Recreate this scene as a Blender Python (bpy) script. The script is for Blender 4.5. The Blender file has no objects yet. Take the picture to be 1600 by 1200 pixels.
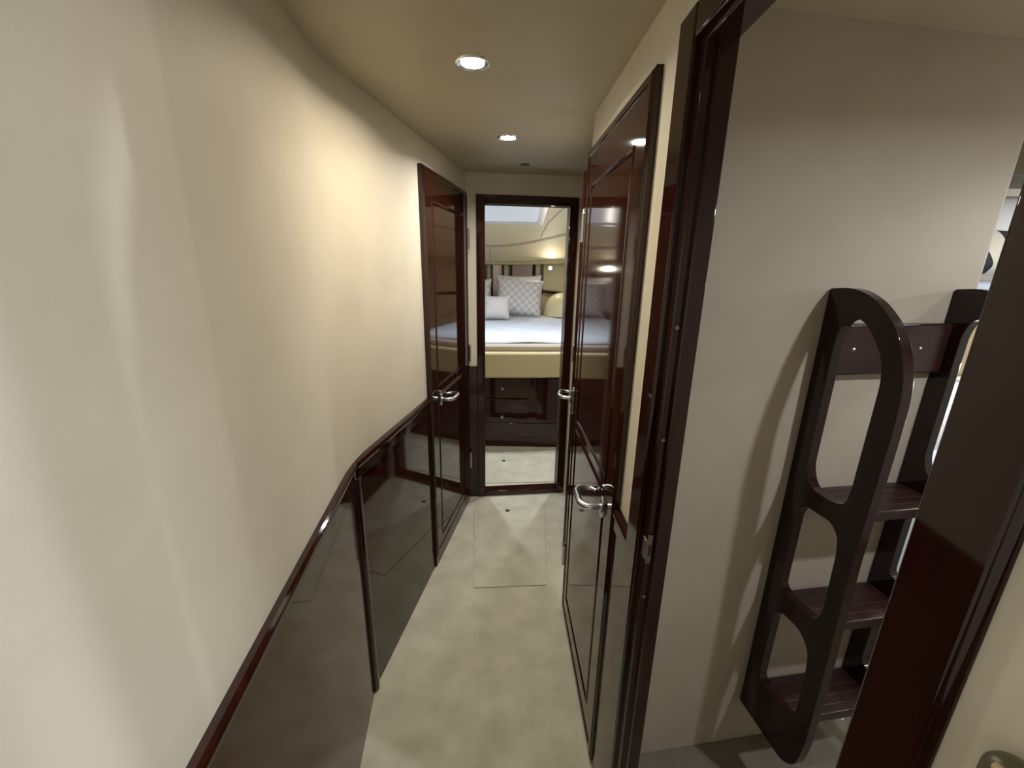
import bpy, bmesh, math, random
from mathutils import Vector, Matrix
random.seed(7)
D = bpy.data
SC = bpy.context.scene
COL = SC.collection
PI = math.pi

# ------------------------------------------------------------------ camera
CAM_Z = 1.4
F_PX = 652.0
pitch = math.atan(186 / 652.0)
roll = math.radians(0.95)
fw = Vector((0, math.cos(pitch), -math.sin(pitch)))
r0 = Vector((1, 0, 0))
u0 = r0.cross(fw)
cr = r0 * math.cos(roll) + u0 * math.sin(roll)
cu = u0 * math.cos(roll) - r0 * math.sin(roll)
cd = D.cameras.new('camera')
cd.sensor_width = 36
cd.lens = 36 * F_PX / 1600
cd.clip_start = 0.01
cam = D.objects.new('camera', cd)
COL.objects.link(cam)
cam.matrix_world = Matrix(((cr.x, cu.x, -fw.x, 0), (cr.y, cu.y, -fw.y, 0), (cr.z, cu.z, -fw.z, CAM_Z), (0, 0, 0, 1)))
SC.camera = cam

# ------------------------------------------------------------------ world, exposure
w = D.worlds.new('world')
SC.world = w
w.use_nodes = True
w.node_tree.nodes['Background'].inputs[0].default_value = (0.75, 0.82, 1.0, 1)
w.node_tree.nodes['Background'].inputs[1].default_value = 0.05
SC.view_settings.view_transform = 'Standard'
SC.view_settings.look = 'None'
SC.view_settings.gamma = 1
SC.view_settings.exposure = 0.27
WARM = (1.0, 0.87, 0.65)
NEUT = (1.0, 0.95, 0.86)
COOL = (0.88, 0.93, 1.0)
# downlights: name group, location, power in W, colour, spread in degrees
DOWNLIGHTS = [
    ('first recessed ceiling light from the camera, the large bright one in the passage', (-0.104, 1.136, 1.85), 3.6, WARM, 160),
    ('second recessed ceiling light along the passage, before the far doorway', (-0.029, 1.724, 1.85), 4.6, NEUT, 155),
    ('recessed ceiling light in the bunk cabin above the ladder', (1.13, 0.27, 1.85), 8.0, COOL, 160),
    ('added unseen recessed light at the foot of the bunks, brightening the partition edge', (1.62, 0.80, 1.85), 2.5, COOL, 140),  # lamp added to brighten the partition rim and bunk pillows
    ('recessed ceiling light inside the bed cabin, left of the bed foot', (-0.40, 2.95, 1.865), 7.6, COOL, 160),
    ('recessed ceiling light inside the bed cabin, right of the bed foot', (0.50, 2.95, 1.865), 7.6, COOL, 160),
]
DOME_POWER = 33


# ------------------------------------------------------------------ materials
def new_mat(name):
    m = D.materials.new(name)
    m.use_nodes = True
    nt = m.node_tree
    return m, nt, nt.nodes['Principled BSDF']


def simple(name, col, rough=0.5, metal=0.0, coat=0.0, emit=None, es=0.0, spec=None):
    m, nt, b = new_mat(name)
    b.inputs['Base Color'].default_value = (*col, 1)
    b.inputs['Roughness'].default_value = rough
    b.inputs['Metallic'].default_value = metal
    b.inputs['Coat Weight'].default_value = coat
    b.inputs['Coat Roughness'].default_value = 0.02
    if spec is not None:
        b.inputs['Specular IOR Level'].default_value = spec
    if emit:
        b.inputs['Emission Color'].default_value = (*emit, 1)
        b.inputs['Emission Strength'].default_value = es
    return m


def textured(name, c1, c2, scale, rough, bump=0.1, dist=0.001, detail=4, vec_scale=(1, 1, 1), coat=0.0, bscale=None, sheen=0.0, spec=None):
    m, nt, b = new_mat(name)
    N = nt.nodes
    L = nt.links
    tc = N.new('ShaderNodeTexCoord')
    mp = N.new('ShaderNodeMapping')
    mp.inputs['Scale'].default_value = vec_scale
    L.new(tc.outputs['Object'], mp.inputs['Vector'])
    nz = N.new('ShaderNodeTexNoise')
    nz.inputs['Scale'].default_value = scale
    nz.inputs['Detail'].default_value = detail
    L.new(mp.outputs[0], nz.inputs['Vector'])
    rp = N.new('ShaderNodeValToRGB')
    rp.color_ramp.elements[0].position = 0.3
    rp.color_ramp.elements[1].position = 0.7
    rp.color_ramp.elements[0].color = (*c1, 1)
    rp.color_ramp.elements[1].color = (*c2, 1)
    L.new(nz.outputs['Fac'], rp.inputs[0])
    L.new(rp.outputs[0], b.inputs['Base Color'])
    b.inputs['Roughness'].default_value = rough
    b.inputs['Coat Weight'].default_value = coat
    b.inputs['Coat Roughness'].default_value = 0.02
    if spec is not None:
        b.inputs['Specular IOR Level'].default_value = spec
    if sheen:
        b.inputs['Sheen Weight'].default_value = sheen
    if bump:
        n2 = nz
        if bscale:
            n2 = N.new('ShaderNodeTexNoise')
            n2.inputs['Scale'].default_value = bscale
            n2.inputs['Detail'].default_value = 3
            L.new(mp.outputs[0], n2.inputs['Vector'])
        bp = N.new('ShaderNodeBump')
        bp.inputs['Strength'].default_value = bump
        bp.inputs['Distance'].default_value = dist
        L.new(n2.outputs['Fac'], bp.inputs['Height'])
        L.new(bp.outputs[0], b.inputs['Normal'])
    return m


M = {}
M['vinyl'] = textured('cream_wall_vinyl', (0.645, 0.60, 0.50), (0.705, 0.66, 0.555), 6, 0.55, 0.12, 0.0008, bscale=420)
M['ceiling'] = textured('beige_headliner_vinyl', (0.46, 0.40, 0.28), (0.50, 0.44, 0.31), 5, 0.5, 0.08, 0.0008, bscale=420)
M['bunkwall'] = textured('grey_beige_bunk_wall_vinyl', (0.36, 0.308, 0.24), (0.40, 0.343, 0.268), 5, 0.55, 0.1, 0.0008, bscale=420)
M['headliner'] = textured('cream_headliner_leather', (0.78, 0.68, 0.44), (0.83, 0.73, 0.49), 5, 0.65, 0.06, 0.001, bscale=300)
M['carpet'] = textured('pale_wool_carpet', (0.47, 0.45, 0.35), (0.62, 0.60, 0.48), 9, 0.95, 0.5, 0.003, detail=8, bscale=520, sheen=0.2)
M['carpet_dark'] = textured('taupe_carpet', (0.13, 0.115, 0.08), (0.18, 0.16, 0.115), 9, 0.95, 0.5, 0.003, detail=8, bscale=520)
M['lacquer'] = textured('dark_mahogany_lacquer', (0.015, 0.0044, 0.003), (0.036, 0.0088, 0.0052), 5, 0.05, 0, vec_scale=(6, 6, 0.5), coat=0.0, detail=8)
M['lacquer_h'] = textured('dark_mahogany_lacquer_lengthwise_grain', (0.015, 0.0044, 0.003), (0.036, 0.0088, 0.0052), 5, 0.05, 0, vec_scale=(0.6, 6, 6), coat=0.0, detail=8)
M['ladderwood'] = textured('ladder_mahogany_lacquer', (0.009, 0.003, 0.003), (0.020, 0.006, 0.005), 5, 0.10, 0, vec_scale=(6, 6, 0.5), coat=0.0, detail=8, spec=0.4)
M['treadwood'] = textured('ladder_tread_mahogany', (0.016, 0.005, 0.0045), (0.030, 0.009, 0.007), 5, 0.3, 0, vec_scale=(0.6, 6, 6), coat=0.0, detail=8)
M['groove'] = simple('black_grip_line', (0.008, 0.006, 0.006), 0.6)
M['chrome'] = simple('polished_chrome', (0.74, 0.77, 0.84), 0.27, 1.0)
M['satin'] = simple('satin_steel', (0.55, 0.54, 0.53), 0.28, 1.0)
M['brass_dark'] = simple('dull_screw_metal', (0.30, 0.26, 0.23), 0.4, 1.0)
M['dark'] = simple('dark_plastic', (0.02, 0.02, 0.022), 0.35)
M['mirror'] = simple('mirror_reflection_tint', (0.52, 0.41, 0.36), 0.12, 0.35)  # pink-beige base colour stands in for what the mirrors would reflect
M['lens'] = simple('glowing_lamp_glass', (1, 1, 1), 0.3, emit=(1.0, 0.95, 0.88), es=40)
M['lens2'] = simple('glowing_reading_lamp_glass', (1, 1, 1), 0.3, emit=(1.0, 0.95, 0.86), es=25)
M['leather'] = textured('cream_leather_upholstery', (0.50, 0.42, 0.235), (0.56, 0.47, 0.27), 4, 0.42, 0.1, 0.001, bscale=260)
M['leather_pale'] = textured('pale_cream_leather', (0.70, 0.60, 0.35), (0.76, 0.66, 0.40), 4, 0.4, 0.1, 0.001, bscale=260)
M['olive'] = textured('dark_olive_leather', (0.085, 0.075, 0.042), (0.11, 0.098, 0.056), 8, 0.4, 0.15, 0.001, bscale=260)
M['white_cloth'] = textured('white_quilt_cloth', (0.56, 0.61, 0.70), (0.64, 0.69, 0.77), 7, 0.85, 0.35, 0.006, detail=6, bscale=38)
M['sheet'] = textured('beige_fitted_sheet', (0.42, 0.36, 0.29), (0.47, 0.41, 0.33), 7, 0.85, 0.2, 0.003, bscale=60)
M['white_pillow'] = textured('white_pillow_cloth', (0.80, 0.83, 0.87), (0.86, 0.88, 0.92), 7, 0.85, 0.25, 0.004, bscale=45)
M['silver_pillow'] = textured('pale_silver_satin', (0.62, 0.58, 0.57), (0.68, 0.64, 0.62), 6, 0.5, 0.15, 0.003, bscale=60)
M['skylight'] = simple('frosted_hatch_acrylic', (0.62, 0.65, 0.70), 0.3, emit=(0.8, 0.88, 1.0), es=0.30)
M['white_paint'] = simple('white_hatch_frame', (0.82, 0.82, 0.80), 0.35)
M['offwhite'] = textured('off_white_bunk_lining', (0.76, 0.73, 0.66), (0.80, 0.77, 0.70), 5, 0.6, 0.08, 0.001, bscale=300)
M['seam'] = simple('dark_seam_line', (0.10, 0.08, 0.05), 0.7)


def check_mat():
    m, nt, b = new_mat('checked_pillow_weave')
    N = nt.nodes
    L = nt.links
    tc = N.new('ShaderNodeTexCoord')
    mp = N.new('ShaderNodeMapping')
    mp.inputs['Rotation'].default_value = (0, math.radians(45), 0)
    mp.inputs['Scale'].default_value = (1, 1, 1)
    L.new(tc.outputs['Object'], mp.inputs['Vector'])
    sx = N.new('ShaderNodeSeparateXYZ')
    L.new(mp.outputs[0], sx.inputs[0])
    outs = []
    for k in ('X', 'Z'):
        a = N.new('ShaderNodeMath'); a.operation = 'MULTIPLY'; a.inputs[1].default_value = 19.0
        L.new(sx.outputs[k], a.inputs[0])
        f = N.new('ShaderNodeMath'); f.operation = 'FRACT'
        L.new(a.outputs[0], f.inputs[0])
        g = N.new('ShaderNodeMath'); g.operation = 'GREATER_THAN'; g.inputs[1].default_value = 0.62
        L.new(f.outputs[0], g.inputs[0])
        outs.append(g)
    ad = N.new('ShaderNodeMath'); ad.operation = 'ADD'
    L.new(outs[0].outputs[0], ad.inputs[0]); L.new(outs[1].outputs[0], ad.inputs[1])
    ml = N.new('ShaderNodeMath'); ml.operation = 'MULTIPLY'; ml.inputs[1].default_value = 0.5
    L.new(ad.outputs[0], ml.inputs[0])
    rp = N.new('ShaderNodeValToRGB')
    rp.color_ramp.elements[0].color = (0.70, 0.68, 0.67, 1)
    rp.color_ramp.elements[1].color = (0.50, 0.46, 0.44, 1)
    L.new(ml.outputs[0], rp.inputs[0])
    L.new(rp.outputs[0], b.inputs['Base Color'])
    b.inputs['Roughness'].default_value = 0.8
    return m


def bold_mat():
    m, nt, b = new_mat('black_and_cream_printed_cloth')
    N = nt.nodes
    L = nt.links
    tc = N.new('ShaderNodeTexCoord')
    wv = N.new('ShaderNodeTexWave')
    wv.inputs['Scale'].default_value = 4.0
    wv.inputs['Distortion'].default_value = 5.0
    wv.inputs['Detail'].default_value = 1.0
    wv.inputs['Detail Scale'].default_value = 1.4
    L.new(tc.outputs['Object'], wv.inputs['Vector'])
    rp = N.new('ShaderNodeValToRGB')
    rp.color_ramp.interpolation = 'CONSTANT'
    rp.color_ramp.elements[0].color = (0.015, 0.018, 0.024, 1)
    rp.color_ramp.elements[1].position = 0.42
    rp.color_ramp.elements[1].color = (0.78, 0.74, 0.62, 1)
    L.new(wv.outputs['Fac'], rp.inputs[0])
    L.new(rp.outputs[0], b.inputs['Base Color'])
    b.inputs['Roughness'].default_value = 0.8
    return m


M['check'] = check_mat()
M['bold'] = bold_mat()


# ------------------------------------------------------------------ mesh helpers
class MB:
    def __init__(s):
        s.v = []
        s.f = []

    def add(s, vs, fs):
        k = len(s.v)
        s.v += [tuple(p) for p in vs]
        s.f += [tuple(i + k for i in f) for f in fs]
        return s

    def box(s, x0, x1, y0, y1, z0, z1):
        vs = [(x, y, z) for z in (z0, z1) for y in (y0, y1) for x in (x0, x1)]
        return s.add(vs, [(0, 2, 3, 1), (4, 5, 7, 6), (0, 1, 5, 4), (2, 6, 7, 3), (0, 4, 6, 2), (1, 3, 7, 5)])

    def prism(s, pts, a, b, axis='z'):
        """polygon pts (2D) pushed from a to b along axis"""
        def P(p, t):
            if axis == 'z': return (p[0], p[1], t)
            if axis == 'y': return (p[0], t, p[1])
            return (t, p[0], p[1])
        n = len(pts)
        vs = [P(p, a) for p in pts] + [P(p, b) for p in pts]
        fs = [tuple(range(n)), tuple(range(2 * n - 1, n - 1, -1))]
        fs += [(i, (i + 1) % n, n + (i + 1) % n, n + i) for i in range(n)]
        return s.add(vs, fs)

    def tube(s, path, r, n=12, caps=True):
        path = [Vector(p) for p in path]
        rs = r if isinstance(r, (list, tuple)) else [r] * len(path)
        rings = []
        up = None
        for i, p in enumerate(path):
            t = (path[min(i + 1, len(path) - 1)] - path[max(i - 1, 0)]).normalized()
            if up is None:
                a = Vector((0, 0, 1)) if abs(t.z) < 0.9 else Vector((1, 0, 0))
                up = (a - t * a.dot(t)).normalized()
            else:
                up = (up - t * up.dot(t)).normalized()
            q = t.cross(up)
            rings.append([p + (up * math.cos(2 * PI * k / n) + q * math.sin(2 * PI * k / n)) * rs[i] for k in range(n)])
        vs = [v for g in rings for v in g]
        fs = []
        for i in range(len(rings) - 1):
            for k in range(n):
                fs.append((i * n + k, i * n + (k + 1) % n, (i + 1) * n + (k + 1) % n, (i + 1) * n + k))
        if caps:
            fs += [tuple(range(n - 1, -1, -1)), tuple((len(rings) - 1) * n + k for k in range(n))]
        return s.add(vs, fs)

    def lathe(s, prof, n=32, axis='z', c=(0, 0, 0)):
        vs = []
        for r, h in prof:
            for k in range(n):
                a = 2 * PI * k / n
                p = (r * math.cos(a), r * math.sin(a), h)
                if axis == 'y': p = (p[0], p[2], p[1])
                if axis == 'x': p = (p[2], p[0], p[1])
                vs.append((p[0] + c[0], p[1] + c[1], p[2] + c[2]))
        fs = []
        for i in range(len(prof) - 1):
            for k in range(n):
                fs.append((i * n + k, i * n + (k + 1) % n, (i + 1) * n + (k + 1) % n, (i + 1) * n + k))
        fs += [tuple(range(n)), tuple((len(prof) - 1) * n + k for k in range(n))]
        return s.add(vs, fs)

    def grid(s, fn, nu, nv):
        vs = [fn(i / nu, j / nv) for j in range(nv + 1) for i in range(nu + 1)]
        w_ = nu + 1
        fs = [(j * w_ + i, j * w_ + i + 1, (j + 1) * w_ + i + 1, (j + 1) * w_ + i) for j in range(nv) for i in range(nu)]
        return s.add(vs, fs)

    def build(s, name, mat, parent=None, bevel=0.0, seg=2, angle=35, smooth=True, xf=None, merge=True):
        me = D.meshes.new(name)
        vs = s.v if xf is None else [tuple(xf @ Vector(p)) for p in s.v]
        me.from_pydata(vs, [], s.f)
        bm = bmesh.new()
        bm.from_mesh(me)
        if merge:
            bmesh.ops.remove_doubles(bm, verts=bm.verts, dist=1e-5)
        bmesh.ops.recalc_face_normals(bm, faces=bm.faces)
        bm.to_mesh(me)
        bm.free()
        for p in me.polygons:
            p.use_smooth = smooth
        if smooth:
            me.set_sharp_from_angle(angle=math.radians(angle))
        me.materials.append(mat)
        o = D.objects.new(name, me)
        COL.objects.link(o)
        if parent:
            o.parent = parent
        if bevel:
            md = o.modifiers.new('bevel', 'BEVEL')
            md.width = bevel
            md.segments = seg
            md.limit_method = 'ANGLE'
            md.angle_limit = math.radians(40)
            md.harden_normals = False
        return o


def tag(o, label, cat, group=None, kind=None):
    o['label'] = label
    o['category'] = cat
    if group: o['group'] = group
    if kind: o['kind'] = kind
    return o


def empty(name, loc, rz=0.0, mat=None):
    o = D.objects.new(name, None)
    o.empty_display_size = 0.05
    COL.objects.link(o)
    if mat is not None:
        o.matrix_world = mat
    else:
        o.location = loc
        o.rotation_euler = (0, 0, rz)
    return o


def copy_tree(o, parent=None):
    c = o.copy()
    COL.objects.link(c)
    if parent: c.parent = parent
    for ch in list(o.children):
        copy_tree(ch, c)
    return c


def struct(o, label, cat):
    return tag(o, label, cat, kind='structure')


# ------------------------------------------------------------------ plan of the passage
ZC = 1.85                                   # ceiling height
LA = Vector((-0.449, 1.086))                # left wall: bend
LB = Vector((-0.250, 2.327))                # left wall: far corner
LN = Vector((-0.215, -0.75))                # left wall: near end behind the viewpoint
dL = (LB - LA).normalized()
nL = Vector((dL.y, -dL.x))                  # into the passage
RN = Vector((0.244, 0.910))                 # right hand door face line
RF = Vector((0.226, 1.500))
dR = (RF - RN).normalized()
nR = Vector((-dR.y, dR.x))


def rline(y, off=0.0):
    """x on the right wall face at depth y; off pushes it out of the passage"""
    t = (y - RN.y) / (RF.y - RN.y)
    return RN.x + (RF.x - RN.x) * t + off


BACK = -1.9
STUB = -0.24                                # unseen wall end, placed so the added dome light reaches the left wall

# ---- upper left wall: one continuous skin with a soft bend and real thickness
dN = (LA - LN).normalized()
nN = Vector((dN.y, -dN.x))
end0 = LN + (LN - LA).normalized() * 1.17


def soft_bend(off, k=0.10, n=14):
    """plan line of the left wall, offset sideways by off (positive into the passage)"""
    p0 = LA - dN * k
    p2 = LA + dL * k
    pts = [end0 + nN * off]
    for i in range(n + 1):
        t = i / n
        p = p0 * (1 - t) ** 2 + LA * 2 * t * (1 - t) + p2 * t * t
        d = ((LA - p0) * (1 - t) + (p2 - LA) * t).normalized()
        pts.append(p + Vector((d.y, -d.x)) * off)
    pts.append(LB + dL * 0.02 + nL * off)
    return pts


def strip_poly(a, b):
    return [(p.x, p.y) for p in a] + [(p.x, p.y) for p in reversed(b)]


def wall_ribbon(mb, off0, off1, z0, z1, k=0.10):
    a = soft_bend(off0, k)
    b = soft_bend(off1, k)
    n = len(a)
    vs = []
    for p, q in zip(a, b):
        vs += [(p.x, p.y, z0), (p.x, p.y, z1), (q.x, q.y, z0), (q.x, q.y, z1)]
    fs = []
    for i in range(n - 1):
        j = i * 4
        fs += [(j, j + 4, j + 5, j + 1), (j + 2, j + 3, j + 7, j + 6), (j, j + 2, j + 6, j + 4), (j + 1, j + 5, j + 7, j + 3)]
    fs += [(0, 1, 3, 2), (4 * n - 4, 4 * n - 2, 4 * n - 1, 4 * n - 3)]
    return mb.add(vs, fs)


o = wall_ribbon(MB(), -0.006, -0.06, 0.0, ZC + 0.05).build('wall_left', M['vinyl'])
struct(o, 'cream vinyl passage wall on the left, bending softly towards the far doorway', 'wall')


def seg_ribbon(mb, P, Q, n, off0, off1, z0, z1):
    a, b = P + n * off0, Q + n * off0
    c, d = Q + n * off1, P + n * off1
    return mb.prism([(a.x, a.y), (b.x, b.y), (c.x, c.y), (d.x, d.y)], z0, z1)


# left wainscot: two glossy panels, cap rail and the post at the bend
o = seg_ribbon(MB(), end0, LA, nN, -0.006, 0.0, 0.0, 0.828).build('trim_1', M['lacquer'])
struct(o, 'glossy dark mahogany lower wall panel at the near left below the cap rail', 'panelling')
o = seg_ribbon(MB(), LA, LB, nL, -0.006, 0.0, 0.0, 0.80).build('trim_2', M['lacquer'])
struct(o, 'glossy dark mahogany lower wall panel on the left between bend post and far door', 'panelling')
mb = MB()
prof = [(-0.006, 0.795), (0.006, 0.795), (0.010, 0.800), (0.010, 0.828), (0.013, 0.832), (0.015, 0.840), (0.013, 0.848), (0.006, 0.852), (-0.006, 0.852)]


def sweep_profile(mb, stations, prof):
    """stations: list of (point2D, outward2D); prof: list of (out, z)"""
    n = len(prof)
    vs = []
    for p, q in stations:
        vs += [(p.x + q.x * a, p.y + q.y * a, z) for a, z in prof]
    fs = []
    for i in range(len(stations) - 1):
        for k in range(n):
            fs.append((i * n + k, i * n + (k + 1) % n, (i + 1) * n + (k + 1) % n, (i + 1) * n + k))
    fs += [tuple(range(n)), tuple((len(stations) - 1) * n + k for k in range(n))]
    return mb.add(vs, fs)


miter = (nN + nL).normalized()
miter = miter / miter.dot(nN)
doorL_near = LA + dL * ((1.684 - LA.y) / dL.y)
prof_slim = [(-0.006, 0.826), (0.002, 0.826), (0.007, 0.829), (0.011, 0.835), (0.012, 0.841), (0.010, 0.848), (0.005, 0.852), (-0.006, 0.852)]
sweep_profile(mb, [(end0, nN), (LA, miter)], prof_slim)
sweep_profile(mb, [(LA, miter), (doorL_near - dL * 0.004, nL)], prof)
o = mb.build('trim_3', M['lacquer_h'], merge=False)
struct(o, 'dark mahogany cap rail running along the left wall above the panelling', 'rail')
mb = MB()
mb.prism([(LA.x + q.x, LA.y + q.y) for q in [dN * -0.016 + nN * -0.002, dN * -0.016 + nN * 0.006, dN * -0.010 + miter * 0.010,
                                              miter * 0.013, dL * 0.010 + miter * 0.010, dL * 0.016 + nL * 0.006, dL * 0.016 + nL * -0.002]], 0.0, 0.80)
o = mb.build('trim_4', M['lacquer'], bevel=0.002)
struct(o, 'slim dark mahogany post where the left lower panels meet at the bend', 'post')

# ---- right wall (between bunk cabin doorway and far corner)
R2a = Vector((rline(1.46, 0.015), 1.46))
R2b = Vector((0.385, 2.425))
mb = MB()
JY = 0.672
mb.prism([(rline(JY, 0.0151), JY), (R2a.x, R2a.y), (R2b.x, R2b.y), (R2b.x + 0.05, R2b.y), (0.305, 1.46), (0.288, 1.40), (0.288, JY)], 0, ZC + 0.05)
o = mb.build('wall_right', M['vinyl'])
struct(o, 'cream vinyl passage wall on the right between bunk cabin doorway and far corner', 'wall')
mb = MB()
mb.prism([(rline(0.19, 0.0151), 0.19), (rline(JY, 0.0151), JY), (0.288, JY), (0.288, 0.19)], 1.715, ZC + 0.05)
mb.build('lintel', M['vinyl'])
struct(D.objects['lintel'], 'cream strip of wall over the bunk cabin doorway', 'wall')
D.objects['lintel'].name = 'wall_right_lintel'
mb = MB()
mb.prism([(0.267, STUB), (0.267, 0.19), (0.288, 0.19), (0.288, STUB)], 0, ZC + 0.05)
o = mb.build('wall_near', M['vinyl'])
struct(o, 'pale beige passage wall at the lower right beside the near door jamb', 'wall')
P1 = Vector((rline(0.734), 0.734)); P2 = Vector((rline(0.868), 0.868))
mb = MB(); mb.prism([(rline(0.734, .006), .734), (rline(.868, .006), .868), (rline(.868, .016), .868), (rline(.734, .016), .734)], 0, 0.80)
o = mb.build('trim_5', M['lacquer'])
struct(o, 'narrow glossy dark panel low on the right wall beside the large door', 'panelling')
mb = MB(); sweep_profile(mb, [(Vector((rline(0.734, .012), .734)), nR), (Vector((rline(.862, .012), .862)), nR)], prof)
o = mb.build('trim_6', M['lacquer_h'])
struct(o, 'short dark mahogany cap rail on the right wall beside the large door', 'rail')

# ---- far wall with the open doorway into the bed cabin
FA = LB.copy()
FB = Vector((0.395, 2.404))
dF = (Vector((0.342, 2.400)) - LB).normalized()
nF = Vector((dF.y, -dF.x))                  # towards the camera (-Y)
FX = Matrix(((dF.x, -dF.y, 0, FA.x), (dF.y, dF.x, 0, FA.y), (0, 0, 1, 0), (0, 0, 0, 1)))   # local x along wall, y away from camera
U0, U1 = 0.094, 0.546                       # clear opening along the wall
OT = 1.702
mb = MB()
mb.box(-0.03, U0 - 0.0, 0, 0.05, 0, ZC + 0.05)
mb.box(U1, 0.66, 0, 0.05, 0, ZC + 0.05)
mb.box(U0, U1, 0, 0.05, OT, ZC + 0.05)
o = mb.build('wall_far', M['vinyl'], xf=FX, merge=False)
struct(o, 'cream vinyl wall at the end of the passage around the open doorway', 'wall')
mb = MB()
mb.box(-0.75, -0.03, 0.0, 0.05, 0, 2.0)
mb.box(0.66, 1.55, 0.0, 0.05, 0, 2.0)
o = mb.build('wall_cabin_front', M['vinyl'], xf=FX, merge=False)
struct(o, 'cream walls either side of the doorway seen only from inside the bed cabin', 'wall')
# frame: casing legs, head and sill, one object
fr = empty('trim_7', (0, 0, 0))
struct(fr, 'dark mahogany door frame of the open doorway to the bed cabin', 'door frame')
fw_ = 0.045
MB().box(U0 - fw_, U0, -0.016, 0.056, 0, OT + fw_).build('casing_leg', M['lacquer'], fr, bevel=0.003, xf=FX)
MB().box(U1, U1 + fw_, -0.016, 0.056, 0, OT + fw_).build('casing_leg', M['lacquer'], fr, bevel=0.003, xf=FX)
MB().box(U0, U1, -0.016, 0.056, OT, OT + fw_).build('casing_head', M['lacquer_h'], fr, bevel=0.003, xf=FX)
MB().box(U0, U1, -0.012, 0.056, 0.0, 0.034).build('threshold', M['lacquer_h'], fr, bevel=0.004, xf=FX)
mb = MB(); mb.box(-0.002, U0 - fw_, -0.008, 0.0, 0, 0.80)
o = mb.build('trim_8', M['lacquer'], xf=FX)
struct(o, 'narrow dark lower panel between the left door and the far door frame', 'panelling')
mb = MB(); mb.box(-0.002, U0 - fw_, -0.016, 0.0, 0.80, 0.84)
o = mb.build('trim_9', M['lacquer_h'], xf=FX, bevel=0.004)
struct(o, 'short cap rail between the left door and the far door frame', 'rail')

# ---- floor and ceiling of passage + bunk lobby
mb = MB()
mb.prism([(-0.75, BACK), (2.3, BACK), (2.3, 2.30), (-0.75, 2.30)], -0.05, 0.0)
mb.prism([(-1.6, 2.30), (2.3, 2.30), (2.3, 5.3), (-1.6, 5.3)], -0.05, 0.0)
o = mb.build('floor', M['carpet'])
struct(o, 'pale cream carpet running down the passage into the cabins', 'floor')
mb = MB()
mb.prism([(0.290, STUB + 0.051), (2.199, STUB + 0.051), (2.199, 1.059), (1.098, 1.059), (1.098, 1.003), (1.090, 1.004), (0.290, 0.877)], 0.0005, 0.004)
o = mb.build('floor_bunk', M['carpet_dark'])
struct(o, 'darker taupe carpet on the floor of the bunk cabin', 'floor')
mb = MB()
mb.prism([(-0.75, BACK), (2.3, BACK), (2.3, 2.3), (-0.75, 2.3)], ZC, ZC + 0.05)
mb.prism([(-0.6, 2.3), (0.8, 2.3), (0.8, 2.40), (-0.6, 2.34)], ZC, ZC + 0.05)
o = mb.build('ceiling', M['ceiling'], merge=False)
struct(o, 'beige vinyl passage ceiling with recessed lights', 'ceiling')
mb = MB(); mb.box(-0.75, 2.25, BACK - 0.05, BACK, 0, ZC + 0.05)
o = mb.build('wall_back', M['lacquer'])  # dark wood put on this unseen wall to darken lacquer reflections
struct(o, 'unseen landing wall behind the viewpoint, in dark mahogany to keep reflections dark', 'wall')


# ------------------------------------------------------------------ passage doors
def groove_panel_face(mb, u0, u1, z0, z1, v, gw, gd, s):
    """a panel outlined by a moulded groove, facing +v*s"""
    def ring(i, dv):
        return [(u0 + i, s * (v + dv), z0 + i), (u1 - i, s * (v + dv), z0 + i), (u1 - i, s * (v + dv), z1 - i), (u0 + i, s * (v + dv), z1 - i)]
    R = [ring(0, 0), ring(gw * 0.18, gd * 0.55), ring(gw * 0.40, gd * 0.7), ring(gw * 0.62, gd * 0.15), ring(gw * 0.78, -gd), ring(gw, -gd * 0.2), ring(gw * 1.15, 0)]
    vs = [p for g in R for p in g]
    fs = []
    for i in range(len(R) - 1):
        for k in range(4):
            fs.append((i * 4 + k, i * 4 + (k + 1) % 4, i * 4 + 4 + (k + 1) % 4, i * 4 + 4 + k))
    k = (len(R) - 1) * 4
    fs.append((k, k + 1, k + 2, k + 3))
    mb.add(vs, fs)


def lever_handle(parent, u, z, v, s, du):
    """C shaped return lever on an oval rose; du = direction of the lever along the door"""
    h = MB()
    h.lathe([(0.002, 0), (0.026, 0.0), (0.027, 0.004), (0.024, 0.007), (0.010, 0.009)], 28, 'y')
    pts = []
    for p in h.v:
        pts.append((u + p[0] * 0.62, s * (v + p[1]), z + p[2] * 1.15))
    h.v = pts
    path = []
    pr = 0.058
    path.append((u, s * (v + 0.004), z))
    path.append((u, s * (v + 0.022), z))
    R1 = 0.030
    for i in range(9):
        a = i / 8 * PI / 2
        path.append((u + du * (R1 - R1 * math.cos(a)), s * (v + pr - R1 + R1 * math.sin(a)), z))
    path.append((u + du * (R1 + 0.022), s * (v + pr), z + 0.001))
    R2 = 0.029
    cx = R1 + 0.040
    for i in range(9):
        a = i / 8 * PI * 0.72
        path.append((u + du * (cx + R2 * math.sin(a)), s * (v + pr - R2 + R2 * math.cos(a)), z + 0.001))
    e = path[-1]
    path.append((e[0] - du * 0.012, e[1] - s * 0.010, z + 0.001))
    n = len(path)
    rs = [0.0088 if i < n - 4 else (0.0088 - 0.0011 * (i - n + 5)) for i in range(n)]
    rose = h.build('rose', M['chrome'])
    lv = MB().tube(path, rs, 14).build('door_handle', M['chrome'], parent)
    rose.parent = lv
    lv['label'] = 'chrome C-shaped lever handle'
    return lv


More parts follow.
